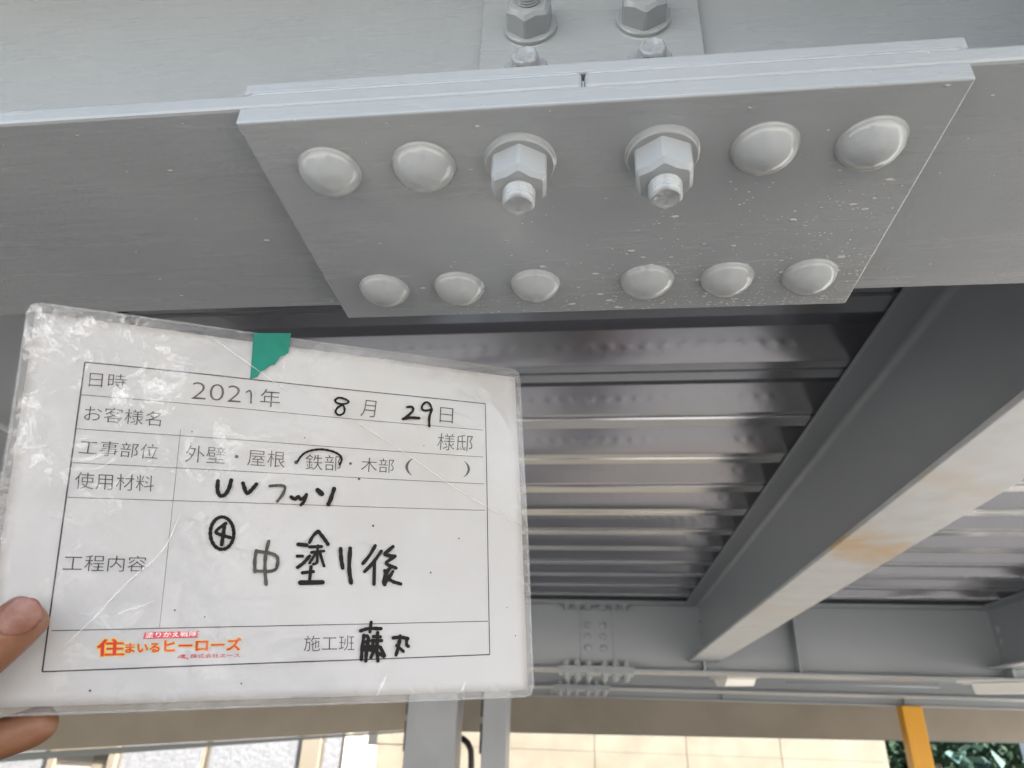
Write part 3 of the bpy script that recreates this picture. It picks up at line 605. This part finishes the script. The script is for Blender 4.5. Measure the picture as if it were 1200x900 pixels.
# film material: clear glossy plastic with creases
def film_mat():
    m = bpy.data.materials.new('creased_clear_film'); m.use_nodes = True; n = m.node_tree.nodes; l = m.node_tree.links
    n.remove(n['Principled BSDF']); out = n['Material Output']
    tc = n.new('ShaderNodeTexCoord')
    gl = n.new('ShaderNodeBsdfGlossy'); gl.inputs['Roughness'].default_value = .10; gl.inputs['Color'].default_value = (1, 1, 1, 1)
    tr = n.new('ShaderNodeBsdfTransparent'); tr.inputs['Color'].default_value = (.97, .97, .965, 1)
    df = n.new('ShaderNodeBsdfDiffuse'); df.inputs['Color'].default_value = (.93, .92, .90, 1)
    # crumple: large ridges + small crackle, strong at the left part of the card
    n1 = n.new('ShaderNodeTexNoise'); n1.inputs['Scale'].default_value = 22; n1.inputs['Detail'].default_value = 6; n1.inputs['Distortion'].default_value = 1.2
    n2 = n.new('ShaderNodeTexNoise'); n2.inputs['Scale'].default_value = 90; n2.inputs['Detail'].default_value = 5
    mk = n.new('ShaderNodeTexNoise'); mk.inputs['Scale'].default_value = 16; mk.inputs['Detail'].default_value = 2
    for t in (n1, n2, mk): l.new(tc.outputs['Object'], t.inputs['Vector'])
    sx = n.new('ShaderNodeSeparateXYZ'); l.new(tc.outputs['Object'], sx.inputs[0])
    lf = n.new('ShaderNodeMapRange'); lf.inputs[1].default_value = -.16; lf.inputs[2].default_value = -.26; l.new(sx.outputs[0], lf.inputs[0])
    ms = n.new('ShaderNodeMapRange'); ms.inputs[1].default_value = .44; ms.inputs[2].default_value = .60; l.new(mk.outputs[0], ms.inputs[0])
    mm = n.new('ShaderNodeMath'); mm.operation = 'MULTIPLY'; l.new(lf.outputs[0], mm.inputs[0]); l.new(ms.outputs[0], mm.inputs[1])
    b1 = n.new('ShaderNodeBump'); b1.inputs['Strength'].default_value = .35; b1.inputs['Distance'].default_value = .004; l.new(n1.outputs[0], b1.inputs['Height'])
    hh = n.new('ShaderNodeMath'); hh.operation = 'MULTIPLY'; l.new(n2.outputs[0], hh.inputs[0]); l.new(mm.outputs[0], hh.inputs[1])
    b2 = n.new('ShaderNodeBump'); b2.inputs['Strength'].default_value = .8; b2.inputs['Distance'].default_value = .003; l.new(hh.outputs[0], b2.inputs['Height']); l.new(b1.outputs[0], b2.inputs['Normal'])
    l.new(b2.outputs[0], gl.inputs['Normal'])
    fr = n.new('ShaderNodeFresnel'); fr.inputs[0].default_value = 1.36; l.new(b2.outputs[0], fr.inputs['Normal'])
    # milky white patches at the upper left stand in for glare on the film
    n3 = n.new('ShaderNodeTexNoise'); n3.inputs['Scale'].default_value = 30; n3.inputs['Detail'].default_value = 9; n3.inputs['Roughness'].default_value = .75; n3.inputs['Distortion'].default_value = .6; l.new(tc.outputs['Object'], n3.inputs['Vector'])
    s3 = n.new('ShaderNodeMapRange'); s3.inputs[1].default_value = .53; s3.inputs[2].default_value = .68; l.new(n3.outputs[0], s3.inputs[0])
    zz = n.new('ShaderNodeMapRange'); zz.inputs[1].default_value = -.25; zz.inputs[2].default_value = -.15; zz.inputs[3].default_value = .25; l.new(sx.outputs[2], zz.inputs[0])
    s4 = n.new('ShaderNodeMath'); s4.operation = 'MULTIPLY'; l.new(s3.outputs[0], s4.inputs[0]); l.new(lf.outputs[0], s4.inputs[1])
    s5 = n.new('ShaderNodeMath'); s5.operation = 'MULTIPLY'; l.new(s4.outputs[0], s5.inputs[0]); l.new(zz.outputs[0], s5.inputs[1])
    sc_ = n.new('ShaderNodeMath'); sc_.operation = 'MULTIPLY_ADD'; sc_.inputs[1].default_value = .62; sc_.inputs[2].default_value = .012; l.new(s5.outputs[0], sc_.inputs[0])
    a = n.new('ShaderNodeMixShader'); l.new(sc_.outputs[0], a.inputs[0]); l.new(tr.outputs[0], a.inputs[1]); l.new(df.outputs[0], a.inputs[2])
    b = n.new('ShaderNodeMixShader'); l.new(fr.outputs[0], b.inputs[0]); l.new(a.outputs[0], b.inputs[1]); l.new(gl.outputs[0], b.inputs[2])
    l.new(b.outputs[0], out.inputs['Surface'])
    return m
M['film'] = film_mat()
def edge_mat():
    m = bpy.data.materials.new('clear_film_border'); m.use_nodes = True; n = m.node_tree.nodes; l = m.node_tree.links
    n.remove(n['Principled BSDF'])
    tr = n.new('ShaderNodeBsdfTransparent'); tr.inputs['Color'].default_value = (.9, .9, .9, 1)
    df = n.new('ShaderNodeBsdfPrincipled'); df.inputs['Base Color'].default_value = (.55, .55, .54, 1); df.inputs['Roughness'].default_value = .2
    a = n.new('ShaderNodeMixShader'); a.inputs[0].default_value = .16; l.new(tr.outputs[0], a.inputs[1]); l.new(df.outputs[0], a.inputs[2]); l.new(a.outputs[0], n['Material Output'].inputs['Surface'])
    return m
M['film_edge'] = edge_mat()
M['crease'] = edge_mat(); M['crease'].name = 'crease_highlight'
M['crease'].node_tree.nodes['Principled BSDF'].inputs['Base Color'].default_value = (.95, .94, .91, 1); M['crease'].node_tree.nodes['Mix Shader'].inputs[0].default_value = .25  # white colour paints the highlight that runs along the folds
paper = sheet('paper', 'paper', .012, .988, .026, .983, .0, 0., thick=.0002)
film = sheet('film', 'film', .0, 1.0, .0, 1.0, .006, .0009)
back = sheet('film', 'film_edge', .0, 1.0, .0, 1.0, .006, -.0008)
# thick sealed rim round the film
bm = bmesh.new()
rim = [(.02, 0), (.98, 0), (.994, .006), (1, .028), (1, .972), (.994, .994), (.98, 1), (.02, 1), (.006, .994), (0, .972), (0, .028), (.006, .006)]
pts = []
for (a, b), (c, d) in zip(rim, rim[1:]+rim[:1]):
    k = 24 if abs(a-c)+abs(b-d) > .5 else 1
    pts += [(a+(c-a)*i/k, b+(d-b)*i/k) for i in range(k)]
tube(bm, [SF(u, v, 0) for u, v in pts+[pts[0]]], .0009, 6)
link('film_rim', bm, 'film_edge', cardroot, True)

INK = .00035
def ribbon(bm, path, wd, off=INK, taper=False):
    pts = [Vector((p[0]*CW, p[1]*CH)) for p in path]
    # smooth
    if len(pts) > 2:
        for _ in range(2):
            q = [pts[0]]
            for a, b in zip(pts, pts[1:]): q += [a.lerp(b, .25), a.lerp(b, .75)]
            pts = q + [pts[-1]]
    L, Rr_ = [], []
    n = len(pts)
    for i, p in enumerate(pts):
        d = (pts[min(i+1, n-1)]-pts[max(i-1, 0)]); d = d.normalized() if d.length > 0 else Vector((1, 0)); s = Vector((-d.y, d.x))
        k = wd/2*(1+.12*math.sin(i*1.7+p.x*900)) if taper else wd/2
        L.append(p+s*k); Rr_.append(p-s*k)
    def V(p): return bm.verts.new(SF(p.x/CW, p.y/CH, off))
    lv = [V(p) for p in L]; rv = [V(p) for p in Rr_]
    for i in range(n-1): bm.faces.new((lv[i], lv[i+1], rv[i+1], rv[i]))
    if taper:
        for c, s in ((pts[0], 1), (pts[-1], 1)):
            disc(bm, c, wd/2*.98, off+.00002)
def disc(bm, c, r, off, n=12):
    bm.faces.new([bm.verts.new(SF((c.x+r*math.cos(2*PI*i/n))/CW, (c.y+r*math.sin(2*PI*i/n))/CH, off)) for i in range(n)])
# table lines: each ruled line follows the card's bend
bm = bmesh.new()
for a, b, wd in CARD['rows']:
    n = 20; ribbon(bm, [(a[0]+(b[0]-a[0])*i/n, a[1]+(b[1]-a[1])*i/n) for i in range(n+1)], wd, INK)
link('ruled_lines', bm, 'print', cardroot)
# handwriting
n_ = 0
for cnt, m in ((3, 'ink'), (3, 'ink_worn'), (13, 'ink'), (2, 'ink'), (8, 'ink'), (1, 'ink'), (1, 'ink'), (1, 'ink_worn'), (3, 'ink'), (2, 'ink'), (2, 'ink'), (2, 'ink'), (2, 'ink'), (1, 'ink'), (1, 'print'), (14, 'ink'), (4, 'ink')):
    bm = bmesh.new()
    for i in range(n_, n_+cnt):
        wd, path = CARD['strokes'][i]
        ribbon(bm, path, wd*1.35, .00115+i*.000004, True)
    n_ += cnt
    link('handwritten_character', bm, m, cardroot)
for (u, v), r in CARD['dots']:
    bm = bmesh.new(); disc(bm, Vector((u*CW, v*CH)), r*.8, INK+.0003, 9); link('ink_speck', bm, 'print', cardroot)
# printed text
dg = None
def text_mesh(body, offset=0., shear=0.):
    c = bpy.data.curves.new('txt', 'FONT'); c.body = body; c.size = 1; c.resolution_u = 3; c.offset = offset; c.shear = shear; c.fill_mode = 'FRONT'
    o = bpy.data.objects.new('txt', c); COL.objects.link(o)
    d = bpy.context.evaluated_depsgraph_get(); me = bpy.data.meshes.new_from_object(o.evaluated_get(d))
    bpy.data.objects.remove(o); bpy.data.curves.remove(c)
    return me
def printed(body, quad, m, off=INK+.00005, offset=0., name='printed_text', ref=None, shear=0., shift=(0, 0)):
    me = text_mesh(body, offset, shear)
    rf = ref if ref else me
    xs = [v.co.x for v in rf.vertices]; ys = [v.co.y for v in rf.vertices]
    x0, x1, y0, y1 = min(xs), max(xs), min(ys), max(ys)
    bl, br, tl = [Vector(q) for q in quad]
    # cut the letters into short pieces so that they follow the bend of the card
    b_ = bmesh.new(); b_.from_mesh(me)
    for k in range(1, int((x1-x0)/.34)+1): bmesh.ops.bisect_plane(b_, geom=b_.verts[:]+b_.edges[:]+b_.faces[:], plane_co=(x0+k*.34, 0, 0), plane_no=(1, 0, 0))
    for k in range(1, 3): bmesh.ops.bisect_plane(b_, geom=b_.verts[:]+b_.edges[:]+b_.faces[:], plane_co=(0, y0+(y1-y0)*k/3, 0), plane_no=(0, 1, 0))
    bmesh.ops.triangulate(b_, faces=b_.faces[:]); b_.to_mesh(me); b_.free()
    for v in me.vertices:
        a = (v.co.x+shift[0]-x0)/(x1-x0); b = (v.co.y+shift[1]-y0)/(y1-y0)
        p = bl + (br-bl)*a + (tl-bl)*b
        v.co = SF(p.x, p.y, off)
    me.name = name; me.materials.clear(); me.materials.append(M[m])
    o = bpy.data.objects.new(name, me); COL.objects.link(o); adopt(o, cardroot)
    return o
for body, quad in CARD['texts']: printed(body, quad, 'print', offset=-.016 if body == '202' else -.009)
M['badge_white'] = mat('print_white', (.75, .72, .70), .6)
bm = bmesh.new(); bm.faces.new([bm.verts.new(SF(u, v, INK)) for u, v in CARD['badge']]); logo_o = link('logo_badge', bm, 'maroon', cardroot)
for body, quad, kind in CARD['logo']:
    if kind == 'logo':
        # heavy letters with a yellow rim: the same letters overprinted a little off register
        ref = text_mesh(body)
        for nm, m, base, rad, cnt in (('logo_outline', 'lemon', INK, .068, 10), ('logo_text', 'red', INK+.0003, .024, 6)):
            hits = [printed(body, quad, m, base+.000004*k, 0, nm, ref, shift=(rad*math.cos(2*PI*k/cnt), rad*math.sin(2*PI*k/cnt))) for k in range(cnt)]
            b_ = bmesh.new()
            for h_ in hits: b_.from_mesh(h_.data)
            b_.to_mesh(hits[0].data); b_.free(); hits[0].name = nm
            for h_ in hits[1:]: bpy.data.objects.remove(h_)
    elif kind == 'white': printed(body, quad, 'badge_white', INK+.00016, .0, 'logo_text')
    else: printed(body, quad, 'maroon', INK+.00005, .01, 'logo_text')
bm = bmesh.new(); ribbon(bm, CARD['emblem'], .0005, INK+.00005); link('logo_emblem', bm, 'maroon', cardroot)
# yellow fill inside the square letter and the smile under the first letter
# torn teal tape
bm = bmesh.new(); tp = CARD['tape']
tl, tr_, low = Vector(tp[0]), Vector(tp[1]), [Vector(p) for p in tp[:1:-1]]     # low: torn edge from left to right
nA = len(low); rowsT = []
for i, p in enumerate(low):
    t = max(0, min(1, (p.x-tl.x)/(tr_.x-tl.x)))
    a = tl.lerp(tr_, t if i < nA-1 else 1)
    rowsT.append([[bm.verts.new(SF(*(a.lerp(p, k/5)), o_)) for k in range(6)] for o_ in (.0013, .00115)])
for A, Bq in zip(rowsT, rowsT[1:]):
    for k in range(5):
        bm.faces.new((A[0][k], A[0][k+1], Bq[0][k+1], Bq[0][k])); bm.faces.new((A[1][k], Bq[1][k], Bq[1][k+1], A[1][k+1]))
    bm.faces.new((A[0][5], A[1][5], Bq[1][5], Bq[0][5])); bm.faces.new((A[0][0], Bq[0][0], Bq[1][0], A[1][0]))
bmesh.ops.recalc_face_normals(bm, faces=bm.faces)
link('tape', bm, 'tape', cardroot)
# long creases pressed into the film: thin raised folds
for pth, wd in (([(.30, .02), (.36, .07), (.47, .165)], .0016), ([(.62, .24), (.72, .31), (.83, .41), (.99, .52)], .0012), ([(.02, .38), (.07, .368)], .0022), ([(.12, .86), (.17, .78), (.21, .70), (.27, .62), (.29, .52)], .0014), ([(.20, .775), (.26, .745)], .0016), ([(.67, .985), (.69, .93)], .0022), ([(.84, .985), (.85, .955)], .0018)):
    bm = bmesh.new(); pts = [Vector((p[0]*CW, p[1]*CH)) for p in pth]
    for _ in range(2):
        q = [pts[0]]
        for a, b in zip(pts, pts[1:]): q += [a.lerp(b, .25), a.lerp(b, .75)]
        pts = q+[pts[-1]]
    rows = []
    for i, p in enumerate(pts):
        d = (pts[min(i+1, len(pts)-1)]-pts[max(i-1, 0)]).normalized(); s = Vector((-d.y, d.x)); k = math.sin(PI*(i+.15)/(len(pts)-.7))*wd*.6*(.7+.3*math.sin(i*2.3))
        rows.append([bm.verts.new(SF((p+s*k*t).x/CW, (p+s*k*t).y/CH, .00095+h*.0006)) for t, h in ((-1, 0), (-.3, .8), (0, 1), (.3, .8), (1, 0))])
    for a, b in zip(rows, rows[1:]):
        for i in range(4): bm.faces.new((a[i], b[i], b[i+1], a[i+1]))
    bmesh.ops.recalc_face_normals(bm, faces=bm.faces)
    link('film_crease_highlight', bm, 'crease', cardroot, True)

# ------------------------------------------------------------------ the hand
person = thing('person', SF(-.55, 1.35, -.01), 'left hand gripping the lower left edge of the laminated card, thumb in front', 'person')
def hand():
    J = []   # (u, v, off, radius, parent)
    def add(u, v, off, r, par): J.append((SF(u, v, off) if True else None, r, par)); return len(J)-1
    wrist = add(-.58, 1.42, -.012, (.024, .019), None)
    palm1 = add(-.42, 1.22, -.012, (.030, .016), wrist)
    palm2 = add(-.27, 1.02, -.016, (.034, .014), palm1)
    def chain(start, pts):
        k = start
        for u, v, off, r in pts: k = add(u, v, off, (r, r), k)
        return k
    # thumb, in front of the card
    chain(palm1, [(-.24, 1.215, .012, .0155), (-.10, 1.06, .0175, .0140), (-.02, .918, .0160, .0136), (.028, .845, .0142, .0140), (.068, .786, .0136, .0136), (.092, .746, .0126, .0114)])
    # fingers, behind the card
    chain(palm2, [(-.20, 1.12, -.016, .0115), (-.10, 1.115, -.014, .0112), (-.02, 1.085, -.0125, .0108), (.07, 1.05, -.0122, .0112), (.128, 1.012, -.0114, .0100)])
    chain(palm2, [(-.17, 1.01, -.018, .0108), (-.06, .985, -.014, .0100), (.03, .95, -.0115, .0092), (.10, .92, -.0108, .0080)])
    chain(palm2, [(-.18, .93, -.018, .0100), (-.08, .88, -.014, .0092), (.01, .83, -.0110, .0086), (.07, .80, -.0105, .0074)])
    chain(palm2, [(-.21, .86, -.018, .0090), (-.13, .80, -.014, .0080), (-.05, .74, -.0105, .0074), (.0, .71, -.0100, .0064)])
    fore = add(-.80, 1.70, -.010, (.029, .025), wrist)
    n_hand = len(J)
    def at(x, y, z, r, par): J.append((Vector((x, y, z)), r, par)); return len(J)-1
    el = at(-.40, -.26, -.80, (.046, .046), fore); ua = at(-.31, -.45, -.70, (.056, .056), el); sh = at(-.20, -.66, -.60, (.070, .070), ua)
    ch = at(0, -.68, -.68, (.175, .125), sh); bl = at(0, -.66, -.92, (.155, .115), ch); pv = at(0, -.64, -1.10, (.165, .125), bl)
    nk = at(0, -.675, -.50, (.058, .060), ch); hd = at(0, -.655, -.40, (.080, .090), nk); at(0, -.665, -.26, (.070, .085), hd)
    sr = at(.20, -.66, -.60, (.070, .070), ch); er = at(.33, -.52, -.82, (.050, .050), sr); wr = at(.16, -.39, -.50, (.030, .028), er); at(.10, -.35, -.42, (.034, .018), wr)
    for s_ in (-1, 1):
        hp = at(.095*s_, -.64, -1.22, (.088, .092), pv); kn = at(.105*s_, -.60, -1.52, (.062, .066), hp); an = at(.11*s_, -.66, -1.79, (.044, .048), kn); at(.12*s_, -.52, -1.825, (.042, .030), an)
    root_i = pv
    me = bpy.data.meshes.new('hand')
    me.from_pydata([j[0] for j in J], [(j[2], i) for i, j in enumerate(J) if j[2] is not None], [])
    o = bpy.data.objects.new('hand', me); COL.objects.link(o)
    sk = o.modifiers.new('skin', 'SKIN'); sk.use_smooth_shade = True
    for i, j in enumerate(J): me.skin_vertices[0].data[i].radius = j[1]
    me.skin_vertices[0].data[0].use_root = False; me.skin_vertices[0].data[root_i].use_root = True
    sb = o.modifiers.new('sub', 'SUBSURF'); sb.levels = 3; sb.render_levels = 3
    d = bpy.context.evaluated_depsgraph_get(); m2 = bpy.data.meshes.new_from_object(o.evaluated_get(d))
    bpy.data.objects.remove(o); m2.name = 'body'; m2.materials.clear(); m2.materials.append(M['skin']); m2.materials.append(M['sleeve'])
    cuff = J[fore][0]; ax = (J[n_hand][0]-cuff).normalized()
    for p in m2.polygons:
        c = p.center
        worn_cloth = (c-cuff).dot(ax) > .0 if c.x < -.20 and c.y > -.5 else (c.z < -.54 and not (c.x > .03 and c.y > -.44))
        p.material_index = 1 if worn_cloth else 0
    for v in m2.vertices: v.co += noise.noise_vector(v.co*120)*.0004
    for p in m2.polygons: p.use_smooth = True
    h = bpy.data.objects.new('body', m2); COL.objects.link(h); adopt(h, person)
    return h
hand_o = hand()
# thumb nail: curved plate lying on the thumb's camera side
def nail(cu, cv, off, du, dv, length, width, up):
    c = SF(cu, cv, off); a = (SF(cu+du, cv+dv, off)-c).normalized(); n = up; s = n.cross(a).normalized(); n = a.cross(s).normalized()
    bm = bmesh.new(); N = 12; Mn = 10; g = []
    for i in range(N+1):
        t = -1+2*i/N; row = []
        for j in range(Mn+1):
            q = -1+2*j/Mn
            k = (1-abs(t)**3.2*.55) if t > 0 else (1-abs(t)**2.4*.62)
            x = t*length/2*(1-.16*q*q*(1 if t > 0 else 1)); y = q*width/2*k
            z = -.0032*(q*k)**2 - .0016*t*t*(1.3 if t > 0 else .4)
            row.append(bm.verts.new(c+a*x+s*y+n*z))
        g.append(row)
    for p, q in zip(g, g[1:]):
        for j in range(Mn): bm.faces.new((p[j], q[j], q[j+1], p[j+1]))
    bmesh.ops.solidify(bm, geom=bm.faces[:], thickness=.0007); bmesh.ops.recalc_face_normals(bm, faces=bm.faces)
    return link('thumbnail', bm, 'nail', person, True)
nail(.074, .775, .0271, .05, -.085, .0200, .0176, NC)
# dark safety helmet on the head behind the camera
bm = bmesh.new(); lathe(bm, [(.150, -.004), (.148, .004), (.122, .010), (.118, .05), (.095, .10), (.05, .13), (.002, .138)], 28, Matrix.Translation((0, -.665, -.33)))
bmesh.ops.recalc_face_normals(bm, faces=bm.faces); link('helmet', bm, 'sleeve', person, True)
